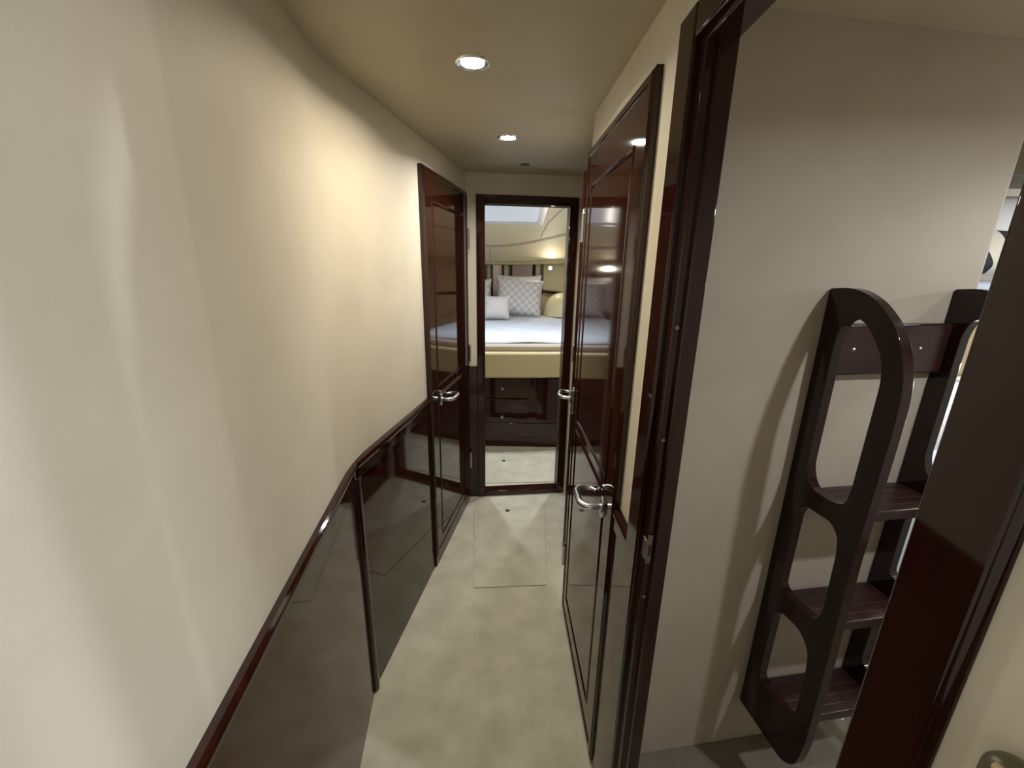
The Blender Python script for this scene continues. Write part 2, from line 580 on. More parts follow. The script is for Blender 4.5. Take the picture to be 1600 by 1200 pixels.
def hinge(parent, u, z, v, s, L=0.085):
    m = MB()
    m.tube([(u, s * v, z - L / 2), (u, s * v, z + L / 2)], 0.0065, 14)
    for q in (-L / 2, -L / 6, L / 6, L / 2):
        m.tube([(u, s * v, z + q - 0.0015), (u, s * v, z + q + 0.0015)], 0.0085, 14)
    m.lathe([(0.001, 0.016), (0.004, 0.012), (0.0065, 0.0)], 14, 'z', (u, s * v, z + L / 2))
    o_ = m.build('hinge', M['satin'], parent)
    return o_


def passage_door(name, label, P, Q, s, zb, zt, base, rail_bottom=0.12, gm=None, hz=0.815):
    """P near bottom corner, Q far bottom corner (2D, on the front face line); s=+1 right wall, -1 left wall"""
    d = (Q - P).normalized()
    L = (Q - P).length
    root = empty(name, (P.x, P.y, 0), math.atan2(d.y, d.x))
    struct(root, label, 'door')
    th = 0.020
    # local: u along, y*s towards passage. face at v=0, back at v=-th
    m = MB()
    pu0, pu1 = 0.085, L - 0.075
    up0, up1 = 0.872, 1.640
    lo0, lo1 = rail_bottom, 0.845
    V = 0.0
    y = lambda v: s * v
    ch = 0.005

    def quad(u0, u1, z0, z1):
        m.add([(u0, y(V), z0), (u1, y(V), z0), (u1, y(V), z1), (u0, y(V), z1)], [(0, 1, 2, 3)])
    U0_, U1_, Z0, Z1 = ch, L - ch, zb + ch, zt - ch
    quad(U0_, pu0, Z0, lo0); quad(pu0, pu1, Z0, lo0); quad(pu1, U1_, Z0, lo0)
    for a, b in ((lo0, lo1), (lo1, up0), (up0, up1), (up1, Z1)):
        quad(U0_, pu0, a, b); quad(pu1, U1_, a, b)
    quad(pu0, pu1, lo1, up0); quad(pu0, pu1, up1, Z1)
    gw = 0.015
    groove_panel_face(m, pu0, pu1, lo0, lo1, V, gw, 0.0045, s)
    groove_panel_face(m, pu0, pu1, up0, up1, V, gw, 0.0045, s)
    zz = [Z0, lo0, lo1, up0, up1, Z1]
    uu = [U0_, pu0, pu1, U1_]
    # chamfer, sides and back
    e0 = [(U0_, z) for z in zz] + [(u, Z1) for u in uu[1:]] + [(U1_, z) for z in reversed(zz[:-1])] + [(u, Z0) for u in reversed(uu[1:-1])]
    n = len(e0)

    def out(p):
        return (0.0 if p[0] <= U0_ else (L if p[0] >= U1_ else p[0]), zb if p[1] <= Z0 else (zt if p[1] >= Z1 else p[1]))
    vs = [(p[0], y(V), p[1]) for p in e0] + [(out(p)[0], y(V - ch * .6), out(p)[1]) for p in e0] + [(out(p)[0], y(V - th), out(p)[1]) for p in e0]
    fs = [(i, (i + 1) % n, n + (i + 1) % n, n + i) for i in range(n)] + [(n + i, n + (i + 1) % n, 2 * n + (i + 1) % n, 2 * n + i) for i in range(n)]
    fs.append(tuple(range(2 * n, 3 * n)))
    m.add(vs, fs)
    leaf = m.build('door_leaf', M['lacquer'], root, angle=5)
    em = MB()
    ew, eh = 0.026, 0.003
    def er(i, dv):
        return [(i, y(dv), zb + i), (L - i, y(dv), zb + i), (L - i, y(dv), zt - i), (i, y(dv), zt - i)]
    E_ = [er(0.0055, -0.0005), er(0.0055, 0.0010), er(0.0085, eh), er(ew - 0.004, eh), er(ew - 0.001, 0.0012), er(ew, -0.0005)]
    fs_ = [(a * 4 + k, a * 4 + (k + 1) % 4, a * 4 + 4 + (k + 1) % 4, a * 4 + 4 + k) for a in range(5) for k in range(4)]
    fs_ += [(20 + k, 20 + (k + 1) % 4, (k + 1) % 4, k) for k in range(4)]
    em.add([p for g in E_ for p in g], fs_)
    em.build('edge_moulding', M['lacquer'], root, angle=5)
    lever_handle(root, 0.118 if s < 0 else 0.088, hz, 0.0, s, 1)
    for z in (0.26, 0.92, 1.52):
        hinge(root, L + 0.004, z, 0.003, s)
    if base:
        MB().box(0.0, L, *sorted((y(-0.013), y(-0.004))), 0.0, zb - 0.004).build('kick_board', M['lacquer_h'], root, bevel=0.002)
    return root


pL = LA + dL * ((1.684 - LA.y) / dL.y) + nL * 0.012
qL = LA + dL * ((2.292 - LA.y) / dL.y) + nL * 0.012
passage_door('door_1', 'glossy dark mahogany door on the left wall near the far doorway', pL, qL, -1, 0.060, 1.752, True, hz=0.812)
passage_door('door_2', 'large glossy dark mahogany door on the right wall reflecting the bed', Vector((rline(0.868), .868)), Vector((rline(1.450), 1.450)), 1, 0.018, 1.747, False, hz=0.80)
d2 = (R2b - R2a).normalized()
n2 = Vector((-d2.y, d2.x))
passage_door('door_3', 'far right mahogany door seen edge-on with only its chrome lever showing', R2a + d2 * 0.29 + n2 * 0.021, R2a + d2 * 0.88 + n2 * 0.021, 1, 0.02, 1.75, False, hz=0.815)

# ------------------------------------------------------------------ bunk cabin doorway frame
fr = empty('trim_10', (0.25, 0.70, 0))
struct(fr, 'dark mahogany door frame of the bunk cabin doorway on the right', 'door frame')


def wpart(mb, name, mat, root, **k):
    return mb.build(name, mat, root, xf=root.matrix_world.inverted() if k.pop('inv', True) else None, **k)


bpy.context.view_layer.update()
xo = lambda yy: rline(yy)


def casing(y0, y1, z0, z1, proj=-0.012):
    return MB().prism([(rline(y0, proj), y0), (rline(y1, proj), y1), (rline(y1, .0152), y1), (rline(y0, .0152), y0)], z0, z1)


wpart(casing(0.676, 0.734, 0.0, 1.745), 'casing_leg', M['lacquer'], fr, bevel=0.004)
wpart(casing(0.187, 0.232, 0.0, 1.745, -0.004), 'casing_leg', M['lacquer'], fr, bevel=0.004)
wpart(casing(0.233, 0.675, 1.700, 1.745), 'casing_head', M['lacquer_h'], fr, bevel=0.004)
wpart(MB().box(0.249, 0.289, 0.652, 0.676, 0.0, 1.712), 'jamb', M['lacquer'], fr, bevel=0.002)
wpart(MB().box(0.262, 0.288, 0.642, 0.653, 0.0, 1.700), 'door_stop', M['lacquer'], fr, bevel=0.002)
wpart(MB().box(0.260, 0.289, 0.191, 0.236, 0.0, 1.712), 'jamb', M['lacquer'], fr, bevel=0.002)
wpart(MB().box(0.249, 0.289, 0.236, 0.653, 1.688, 1.714), 'jamb_head', M['lacquer_h'], fr, bevel=0.002)
sp = wpart(MB().box(0.2505, 0.2605, 0.6495, 0.6525, 0.875, 0.935).box(0.2465, 0.2515, 0.6495, 0.664, 0.885, 0.925), 'strike_plate', M['brass_dark'], fr, bevel=0.001, merge=False)
m_ = wpart(MB().box(0.2535, 0.2585, 0.6475, 0.6498, 0.893, 0.915), 'strike_hole', M['dark'], None, inv=False) if False else None
h = MB().box(0.2535, 0.2580, 0.6488, 0.6496, 0.893, 0.915).build('strike_hole', M['dark'], sp, xf=fr.matrix_world.inverted())
for z in (0.80, 1.12, 1.31):
    MB().lathe([(0.0005, 0.0015), (0.003, 0.001), (0.0035, 0)], 12, 'y', (0.256, 0.6505, z)).build('screw_cap', M['brass_dark'], fr, xf=Matrix.Translation(-Vector(fr.location)))

# ------------------------------------------------------------------ bunk cabin shell
WA = Vector((0.288, 0.878)); WB = Vector((1.095, 1.006))
dW = (WB - WA).normalized(); nW = Vector((dW.y, -dW.x))
mb = MB()
P = [WA] + [WB - dW * 0.017 + dW * 0.017 * math.sin(k * PI / 10) - nW * (0.017 - 0.017 * math.cos(k * PI / 10)) for k in range(11)] + [WA - nW * 0.034]
mb.prism([(p.x, p.y) for p in P], 0, ZC)
o = mb.build('wall_bunk', M['bunkwall'])
struct(o, 'grey-beige partition wall behind the ladder in the bunk cabin', 'wall')
mb = MB()
mb.box(2.2, 2.25, BACK, 2.9, 0, ZC)
o = mb.build('wall_hull', M['offwhite'])
struct(o, 'off-white hull side lining behind the bunks', 'wall')
mb = MB(); mb.box(0.288, 2.2, STUB, STUB + 0.05, 0, ZC)
o = mb.build('wall_bunk_near', M['bunkwall'])
struct(o, 'grey-beige near wall of the bunk cabin beside the doorway', 'wall')
mb = MB(); mb.box(1.06, 2.2, 1.50, 1.54, 0, ZC)
o = mb.build('wall_bunk_end', M['offwhite'])
struct(o, 'off-white end wall of the bunk alcove behind the pillows', 'wall')

# bunks
for nm, lab, z0, z1, extra in (('bunk_bed', 'upper bunk of dark wood with a pale board, beside the ladder top', 1.17, 1.34, 0),
                               ('bunk_bed', 'lower bunk base of dark wood, below the upper bunk', 0.36, 0.58, 1)):
    b = empty(nm, (1.66, 1.05, z0 if extra == 0 else 0))
    tag(b, lab, 'bunk bed', 'bunk beds in the side cabin')
    bpy.context.view_layer.update()
    if extra == 0:
        wpart(MB().box(1.10, 2.195, 1.10, 1.495, 1.235, 1.265), 'bunk_base', M['leather'], b, bevel=0.004)
        wpart(MB().box(1.10, 2.195, 1.06, 1.098, 1.135, 1.335), 'bunk_board', M['leather'], b, bevel=0.012, seg=3)
        wpart(MB().tube([(1.10, 1.066, 1.128), (2.195, 1.066, 1.128)], 0.007, 10), 'highlight_bead', M['white_paint'], b)  # white bead paints the highlight line under the board
    else:
        wpart(MB().box(1.10, 2.195, 1.10, 1.495, 0.02, 0.40), 'bunk_base', M['lacquer_h'], b, bevel=0.004)
        wpart(MB().box(1.10, 2.195, 1.06, 1.098, 0.0, 0.43), 'bunk_board', M['lacquer_h'], b, bevel=0.008, seg=3)


def slab(name, mat, x0, x1, y0, y1, z0, z1, bev):
    return MB().box(x0, x1, y0, y1, z0, z1).build(name, mat, bevel=bev, seg=4)


tag(slab('mattress', M['white_cloth'], 1.105, 2.19, 1.10, 1.49, 1.268, 1.375, 0.03), 'white mattress edge on the upper bunk', 'mattress', 'bunk mattresses')
tag(slab('mattress', M['white_cloth'], 1.105, 2.19, 1.105, 1.49, 0.404, 0.78, 0.04), 'brightly lit white mattress on the lower bunk behind the ladder', 'mattress', 'bunk mattresses')


def pillow_mb(w_, h_, t_, n=22, pinch=0.07):
    m = MB()

    def side(sg):
        def fn(a, b):
            u, v = a * 2 - 1, b * 2 - 1
            x = w_ / 2 * u * (1 - pinch + pinch * v * v)
            z = h_ / 2 * v * (1 - pinch + pinch * u * u)
            k = max(0, (1 - u ** 4)) ** 0.6 * max(0, (1 - v ** 4)) ** 0.6
            k *= 1 + 0.05 * math.sin(5 * u + 2 * v * sg) * math.cos(4 * v - u)
            return (x, sg * t_ / 2 * k, z)
        return fn
    m.grid(side(1), n, n)
    m.grid(side(-1), n, n)
    return m


def pillow(label, mat, w_, h_, t_, loc, rx=0, ry=0, rz=0, group=None, name='pillow', edge=None):
    """stands on its lower edge; loc is the middle of that edge"""
    o = pillow_mb(w_, h_, t_).build(name, mat, angle=80)
    R = Matrix.Rotation(rz, 4, 'Z') @ Matrix.Rotation(rx, 4, 'X') @ Matrix.Rotation(ry, 4, 'Y')
    o.matrix_world = Matrix.Translation(loc) @ R @ Matrix.Translation((0, 0, h_ / 2))
    tag(o, label, 'pillow', group)
    return o


pillow('large white pillow standing upright at the end of the upper bunk', M['white_pillow'], 0.55, 0.26, 0.13, (1.40, 1.39, 1.385), rx=math.radians(-12), group='bunk pillows')
pillow('black and cream patterned cushion lying on the upper bunk', M['bold'], 0.30, 0.15, 0.08, (1.30, 1.20, 1.395), rx=math.radians(-38), group='bunk pillows')
pillow('cream pillow on the lower bunk seen through the ladder', M['silver_pillow'], 0.42, 0.30, 0.13, (1.36, 1.34, 0.795), rx=math.radians(-14), group='bunk pillows')

# locker above the upper bunk
lk = MB().box(1.10, 2.195, 1.28, 1.495, 1.665, 1.845).build('wall_locker', M['olive'], bevel=0.006)
tag(lk, 'dark olive overhead locker above the upper bunk', 'locker')


def reading_light(label, loc, power, col, arm=0.0, rz=0.0):
    r = empty('reading_light', loc, rz)
    tag(r, label, 'reading light', 'reading lights')
    MB().lathe([(0.001, 0.0), (0.02, 0.0), (0.022, 0.006), (0.018, 0.016)], 24, 'y', (0, -0.018, 0)).build('lamp_shade', M['satin'], r)
    MB().lathe([(0.001, 0.0), (0.017, 0.0), (0.017, 0.002)], 24, 'y', (0, -0.0205, 0)).build('lamp_glass', M['lens2'], r)
    if arm:
        MB().tube([(0, 0.0, 0), (0.004, arm * 0.5, 0.006), (0, arm, 0)], 0.005, 10).build('lamp_arm', M['satin'], r)
        MB().lathe([(0.001, arm - 0.008), (0.018, arm - 0.008), (0.02, arm - 0.0005)], 20, 'y').build('wall_plate', M['satin'], r)
    ld = D.lights.new('reading_light_glow', 'AREA')
    ld.shape = 'DISK'
    ld.energy = power
    ld.color = col
    ld.size = 0.034
    l = D.objects.new('reading_light_glow', ld)
    COL.objects.link(l)
    l.parent = r
    l.location = (0, -0.024, 0)
    l.rotation_euler = (math.radians(-90), 0, 0)
    return r


reading_light('added unseen reading light on the hull lining, brightening the upper bunk pillows', (2.20, 0.98, 1.55), 2.4, NEUT, rz=-PI / 2)  # added out of view to light the pillows and partition rim
reading_light('added unseen reading light on the hull lining, brightening the lower bunk', (2.20, 1.20, 1.02), 12.0, COOL, rz=-PI / 2)  # added out of view so the lower bedding comes out bright

# ------------------------------------------------------------------ ladder
pl_ = WA + dW * 0.411
lad = empty('bunk_ladder', (pl_.x, pl_.y, 0.165), math.atan2(dW.y, dW.x))
tag(lad, 'dark mahogany bunk ladder with cut-out side panels against the beige wall', 'ladder')
LW = 0.330                                   # spacing of the two side panels along the wall


def rounded(pts, r, n=6):
    """round the corners of a closed polygon; r scalar or list"""
    out = []
    N_ = len(pts)
    for i in range(N_):
        p = Vector(pts[i]); a = Vector(pts[i - 1]); b = Vector(pts[(i + 1) % N_])
        rr = r[i] if isinstance(r, (list, tuple)) else r
        if rr <= 0:
            out.append(tuple(p)); continue
        da = (a - p); db = (b - p)
        k = min(rr, da.length * 0.48, db.length * 0.48)
        p0 = p + da.normalized() * k
        p2 = p + db.normalized() * k
        for j in range(n + 1):
            t = j / n
            out.append(tuple(p0 * (1 - t) ** 2 + p * 2 * t * (1 - t) + p2 * t * t))
    return out


def plate_mesh(x0, x1):
    # outline as (distance from wall, height)
    outer = [(0.001, 1.362), (0.050, 1.366), (0.085, 1.357), (0.118, 1.338), (0.152, 1.306), (0.180, 1.262), (0.195, 1.217), (0.202, 1.172), (0.203, 1.10),
             (0.200, 0.95), (0.198, 0.80), (0.204, 0.55), (0.206, 0.28), (0.196, 0.20), (0.165, 0.165), (0.001, 0.165)]
    outer = rounded(outer, [0.006, 0.02, 0.02, 0.02, 0.02, 0.02, 0.02, 0.02, 0.03, 0.04, 0.04, 0.04, 0.03, 0.03, 0.03, 0.006], 4)
    h1 = rounded([(0.042, 1.262), (0.052, 1.296), (0.080, 1.308), (0.108, 1.292), (0.146, 1.240), (0.157, 1.195), (0.156, 0.95), (0.150, 0.914), (0.120, 0.905), (0.064, 0.907), (0.043, 0.950)], 0.03, 4)
    h2 = rounded([(0.044, 0.832), (0.064, 0.860), (0.118, 0.866), (0.152, 0.845), (0.160, 0.80), (0.164, 0.640), (0.150, 0.606), (0.080, 0.606), (0.044, 0.612)], 0.028, 4)
    h3 = rounded([(0.046, 0.528), (0.066, 0.550), (0.124, 0.552), (0.155, 0.525), (0.162, 0.48), (0.166, 0.340), (0.152, 0.306), (0.080, 0.302), (0.044, 0.306)], 0.028, 4)
    bm = bmesh.new()
    edges = []
    for loop in (outer, h1, h2, h3):
        vs = [bm.verts.new((x0, -p[0], p[1] - 0.165)) for p in loop]
        edges += [bm.edges.new((vs[i], vs[(i + 1) % len(vs)])) for i in range(len(vs))]
    g = bmesh.ops.triangle_fill(bm, edges=edges, use_beauty=True)
    faces = [f for f in g['geom'] if isinstance(f, bmesh.types.BMFace)]
    bmesh.ops.dissolve_limit(bm, angle_limit=0.01, verts=bm.verts, edges=bm.edges)
    ex = bmesh.ops.extrude_face_region(bm, geom=list(bm.faces))
    for v in [q for q in ex['geom'] if isinstance(q, bmesh.types.BMVert)]:
        v.co.x = x1
    bmesh.ops.recalc_face_normals(bm, faces=bm.faces)
    return bm


def bm_build(bm, name, mat, parent, bevel=0.0, seg=3):
    me = D.meshes.new(name)
    bm.to_mesh(me); bm.free()
    for p in me.polygons: p.use_smooth = True
    me.set_sharp_from_angle(angle=math.radians(35))
    me.materials.append(mat)
    o = D.objects.new(name, me)
    COL.objects.link(o)
    o.parent = parent
    if bevel:
        md = o.modifiers.new('bevel', 'BEVEL'); md.width = bevel; md.segments = seg
        md.limit_method = 'ANGLE'; md.angle_limit = math.radians(50)
    return o


TH_ = 0.024
bm_build(plate_mesh(0.0, TH_), 'side_panel', M['ladderwood'], lad, 0.005)
bm_build(plate_mesh(LW, LW + TH_), 'side_panel', M['ladderwood'], lad, 0.005)
for z in (0.868 - 0.165, 0.553 - 0.165, 0.240 - 0.165):
    t_ = MB().box(TH_ + 0.0005, LW - 0.0005, -0.122, -0.003, z - 0.026, z).build('tread', M['treadwood'], lad, bevel=0.004)
    for yy in (-0.098, -0.074, -0.050, -0.026):
        MB().box(TH_ + 0.004, LW - 0.004, yy - 0.0013, yy + 0.0013, z - 0.0005, z + 0.0008).build('grip_line', M['groove'], t_)
cb = MB().box(TH_ + 0.0005, LW - 0.0005, -0.022, -0.001, 1.168 - 0.165, 1.285 - 0.165).build('crossbar', M['treadwood'], lad, bevel=0.004)
for x in (0.075, 0.255):
    MB().lathe([(0.0005, -0.003), (0.003, -0.002), (0.0045, 0)], 12, 'y', (x, -0.022, 1.228 - 0.165)).build('screw_head', M['satin'], cb)

# ------------------------------------------------------------------ small olive box on the near right wall
ob = empty('wall_pad', (0.267, 0.118, 1.05))
tag(ob, 'dark olive rounded leather pad on the beige wall at the bottom right corner', 'pad')
bpy.context.view_layer.update()
wpart(MB().box(0.245, 0.2665, 0.070, 0.160, 0.93, 1.165), 'pad_body', M['olive'], ob, bevel=0.010, seg=4)
wpart(MB().tube([(0.2455, 0.150, 1.1625), (0.2455, 0.080, 1.1635)], 0.0022, 10), 'piping', M['leather'], ob)  # pale strip paints the highlight along the pad's top edge

# ------------------------------------------------------------------ downlights
proto = None
for i, (lab, loc, power, colr, spread) in enumerate(DOWNLIGHTS):
    if proto is None:
        r = empty('ceiling_light', loc)
        MB().lathe([(0.027, -0.001), (0.032, -0.0025), (0.036, -0.004), (0.040, -0.002), (0.041, 0.0), (0.027, 0.001)], 36).build('trim_ring', M['chrome'], r)
        MB().lathe([(0.001, -0.0035), (0.012, -0.003), (0.027, -0.0018), (0.027, 0.0)], 36).build('lamp_glass', M['lens'], r)
        proto = r
    else:
        r = copy_tree(proto)
        for l in [c for c in r.children if c.type == 'LIGHT']:
            D.objects.remove(l)
        r.location = loc
    tag(r, lab, 'ceiling light', 'recessed ceiling lights')
    ld = D.lights.new('ceiling_light_beam', 'AREA')
    ld.shape = 'DISK'
    ld.size = 0.054
    ld.energy = power
    ld.color = colr
    ld.spread = math.radians(spread)
    l = D.objects.new('ceiling_light_beam', ld)
    COL.objects.link(l)
    l.parent = r
    l.location = (0, 0, -0.006)

dm = empty('added_dome_light', (0.80, -0.85, ZC))  # unseen lamp added to brighten the left passage wall
tag(dm, 'added round white dome light over the unseen landing, brightening the left wall', 'ceiling light')
MB().lathe([(0.002, 0.0), (0.088, 0.0), (0.090, -0.006), (0.085, -0.014), (0.075, -0.016)], 40).build('dome_base', M['white_paint'], dm)
MB().lathe([(0.075, -0.014), (0.072, -0.026), (0.058, -0.040), (0.035, -0.049), (0.002, -0.052)], 40).build('dome_glass', M['lens'], dm)
ld = D.lights.new('added_dome_glow', 'POINT')
ld.shadow_soft_size = 0.06
ld.energy = DOME_POWER
ld.color = COOL
l = D.objects.new('added_dome_glow', ld)
COL.objects.link(l)
l.parent = dm
l.location = (0, 0, -0.13)

vt = MB().lathe([(0.001, -0.006), (0.016, -0.006), (0.020, -0.004), (0.021, 0.0)], 24, 'z', (0.043, 2.146, ZC)).build('ceiling_button', M['dark'])
tag(vt, 'small dark round button on the ceiling just before the far wall', 'button')

# ------------------------------------------------------------------ floor hatch in the passage and one in the cabin
def floor_hatch(label, pts, btn):
    r = empty('floor_hatch', (btn[0], btn[1], 0))
    tag(r, label, 'floor hatch', 'carpeted floor hatches')
    c = Vector((btn[0], btn[1]))
    m = MB()
    q = [(p[0] - c.x, p[1] - c.y) for p in pts]
    m.prism(q, 0.0005, 0.005)
    m.build('hatch_lid', M['carpet'], r, bevel=0.004, seg=3)
    MB().lathe([(0.002, 0.0058), (0.006, 0.006), (0.0105, 0.008), (0.0125, 0.0072), (0.0135, 0.0045)], 24).build('lift_button', M['dark'], r)
    return r


floor_hatch('carpeted floor hatch with dark lift button in the passage before the doorway', [(-0.157, 1.55), (0.17, 1.575), (0.215, 2.235), (-0.215, 2.20)], (-0.014, 2.164))
floor_hatch('carpeted floor hatch with dark lift button inside the bed cabin', [(-0.36, 2.47), (0.30, 2.52), (0.30, 2.92), (-0.36, 2.87)], (-0.052, 2.814))

# ------------------------------------------------------------------ bed cabin shell
# curved headliner: profile in (Y, z)
hp = [(2.385, 1.885), (3.0, 1.865), (3.5, 1.81), (3.9, 1.755), (4.15, 1.675), (4.35, 1.565), (4.50, 1.465), (4.56, 1.425), (4.565, 1.405)]


def hl_y(x, y):
    # the headliner wraps: side parts come forward
    return y - 0.10 * max(0, abs(x - 0.0)) ** 1.5 * max(0, (y - 3.6))


mb = MB()
xs = [-1.55 + 0.1 * i for i in range(32)]
vs = []
for x in xs:
    for (yy, zz) in hp:
        vs.append((x, hl_y(x, yy), zz + (0.05 if False else 0.045 * max(0, x) * max(0, yy - 3.6))))
n = len(hp)
fs = [(i * n + k, (i + 1) * n + k, (i + 1) * n + k + 1, i * n + k + 1) for i in range(len(xs) - 1) for k in range(n - 1)]
mb.add(vs, fs)
o = mb.build('ceiling_cabin', M['headliner'], angle=70)
md = o.modifiers.new('thick', 'SOLIDIFY'); md.thickness = 0.03; md.offset = 1
struct(o, 'cream sloping headliner of the bed cabin above the bed', 'ceiling')


def head_z(x, y):
    for (a, za), (b, zb) in zip(hp[:-1], hp[1:]):
        ya, yb = hl_y(x, a), hl_y(x, b)
        if ya <= y <= yb:
            t = (y - ya) / (yb - ya)
            return za + (zb - za) * t + 0.045 * max(0, x) * max(0, (a + (b - a) * t) - 3.6)
    return hp[-1][1]


for i, (pts) in enumerate([[(-1.2 + 0.05 * k, 4.31) for k in range(49)], [(0.40 - 0.010 * k, 3.20 + 0.066 * k) for k in range(16)]]):
    path = []
    for (x, y) in pts:
        yy = y - 0.42 * max(0, x + 0.1) ** 1.5 - 0.1 * max(0, -x - 0.2) ** 1.5 if i == 0 else y
        path.append((x, yy, head_z(x, yy) - 0.0005))
    mb = MB().tube(path, 0.0024, 6)
    if i == 0:
        mb.tube([(p[0], p[1] + 0.022, head_z(p[0], p[1] + 0.022) - 0.0005) for p in path], 0.0018, 6)
        mb.tube([(-0.245, 4.34 + 0.02 * k, head_z(-0.245, 4.34 + 0.02 * k) - 0.0005) for k in range(10)], 0.0018, 6)
    o = mb.build('trim_%d'  % (11 + i), M['seam'])
    struct(o, ['curved seam running across the cream headliner over the bed', 'diagonal seam on the cream headliner right of the skylight'][i], 'seam')

mb = MB(); mb.box(-1.6, 1.6, 4.62, 4.67, 0, 1.9)
o = mb.build('wall_cabin_end', M['leather_pale'])
struct(o, 'cream padded wall at the head of the bed', 'wall')
mb = MB(); mb.box(-1.60, -1.55, 2.36, 4.62, 0, 2.0)
o = mb.build('wall_cabin_left', M['lacquer'])
struct(o, 'dark mahogany left wall of the bed cabin', 'wall')
mb = MB(); mb.box(1.50, 1.55, 2.5, 4.62, 0, 2.0)
o = mb.build('wall_cabin_right', M['vinyl'])
struct(o, 'cream right wall of the bed cabin', 'wall')

# valance lip under the headliner
mb = MB()
vs = []
sec = [(-0.02, 1.440), (-0.030, 1.425), (-0.026, 1.404), (0.0, 1.398), (0.06, 1.400), (0.06, 1.440)]
for x in xs:
    y0 = hl_y(x, 4.56)
    for (a, z) in sec:
        vs.append((x, y0 + a, z + 0.045 * max(0, x) * (y0 - 3.6)))
k_ = len(sec)
fs = [(i * k_ + k, i * k_ + (k + 1) % k_, (i + 1) * k_ + (k + 1) % k_, (i + 1) * k_ + k) for i in range(len(xs) - 1) for k in range(k_)]
fs += [tuple(range(k_)), tuple((len(xs) - 1) * k_ + k for k in range(k_))]
o = mb.add(vs, fs).build('trim_13', M['leather'], angle=60)
struct(o, 'cream padded valance edge above the mirrors at the bed head', 'valance')

# skylight hatch in the cabin ceiling
sk = empty('window_1', (-0.25, 3.5, 1.80))
struct(sk, 'pale frosted skylight hatch in the cream ceiling over the bed', 'skylight')


def hatch_pt(u, v, dz):
    x = -0.74 + 0.985 * u
    y = 2.98 + 0.90 * v
    return (x + 0.25, y - 3.5, head_z(0, y) + dz - 1.80)


fr_ = MB()
ring_o = [(0, 0), (1, 0), (1, 1), (0, 1)]
ring_i = [(0.05, 0.05), (0.95, 0.05), (0.95, 0.94), (0.05, 0.94)]
N_ = 12


def ringpts(r, dz):
    out = []
    for i in range(4):
        a, b = r[i], r[(i + 1) % 4]
        for k in range(N_):
            t = k / N_
            out.append(hatch_pt(a[0] + (b[0] - a[0]) * t, a[1] + (b[1] - a[1]) * t, dz))
    return out


L1, L2, L3, L4 = ringpts(ring_o, 0.004), ringpts(ring_o, -0.018), ringpts(ring_i, -0.018), ringpts(ring_i, 0.004)
nn = 4 * N_
fs = []
for a in range(3):
    fs += [(a * nn + k, a * nn + (k + 1) % nn, (a + 1) * nn + (k + 1) % nn, (a + 1) * nn + k) for k in range(nn)]
fr_.add(L1 + L2 + L3 + L4, fs).build('window_frame', M['white_paint'], sk, angle=40)
pn = MB().grid(lambda a, b: hatch_pt(0.05 + 0.9 * a, 0.05 + 0.89 * b, -0.006), 12, 12)
pn.build('window_pane', M['skylight'], sk, angle=60)

# ------------------------------------------------------------------ bed
bed = empty('bed', (-0.05, 3.7, 0))
tag(bed, 'wide cabin bed with cream padded band over dark mahogany drawers', 'bed')
bpy.context.view_layer.update()
xb0, xb1 = -0.78, 0.66
Y0 = 3.06
wpart(MB().box(xb0 + 0.03, xb1 - 0.02, Y0 + 0.03, 4.60, 0.0, 0.60), 'bed_base', M['lacquer_h'], bed, bevel=0.003)
wpart(MB().box(xb0 + 0.02, xb1 - 0.01, Y0 + 0.022, Y0 + 0.03, 0.0, 0.20), 'plinth', M['lacquer_h'], bed, bevel=0.002)
mb = MB()
pts = []
for i in range(21):
    t = i / 20
    x = xb0 + (xb1 - xb0) * t
    pts.append((x, 2.955 + 0.10 * (x + 0.05) * 0.6 + 0.09 * ((x + 0.05) / 0.7) ** 4))
poly = pts + [(xb1, 4.60), (xb0, 4.60)]
wpart(MB().prism(poly, 0.598, 0.792), 'padded_band', M['leather'], bed, bevel=0.018, seg=4)
knob_spots = {0: -0.072, 1: -0.072}
for (x0, x1, z0, z1, kx) in ((-0.42, 0.125, 0.41, 0.572, -0.073), (-0.42, 0.125, 0.225, 0.400, -0.074), (0.20, 0.60, 0.225, 0.572, None), (-0.74, -0.46, 0.225, 0.572, None)):
    if kx is None:
        dd = wpart(MB().box(x0, x1, Y0 + 0.012, Y0 + 0.030, z0, z1), 'cupboard_door', M['lacquer_h'], bed, bevel=0.003)
        continue
    else:
        dd = wpart(MB().box(x0, x1, Y0 + 0.012, Y0 + 0.030, z0, z1), 'drawer', M['lacquer_h'], bed, bevel=0.003)
        kx2, kz = kx, (0.49 if z0 > 0.4 else 0.258)
    MB().lathe([(0.001, -0.020), (0.009, -0.019), (0.0125, -0.014), (0.011, -0.008), (0.006, -0.005), (0.006, 0.0)], 20, 'y', (kx2, Y0 + 0.012, kz)).build('drawer_knob', M['satin'], dd, xf=bed.matrix_world.inverted())


def bed_plan_y(x):
    return 2.955 + 0.06 * (x + 0.05) + 0.09 * ((x + 0.05) / 0.7) ** 4


# mattress
mb = MB()
poly = [(x, y + 0.035) for x, y in pts[1:-1]] + [(xb1 - 0.03, 4.58), (xb0 + 0.03, 4.58)]
o = mb.prism(poly, 0.793, 0.838).build('mattress', M['sheet'], bevel=0.015, seg=3)
tag(o, 'beige covered mattress on the cabin bed beneath the white quilt', 'mattress')
# quilt
mb = MB()


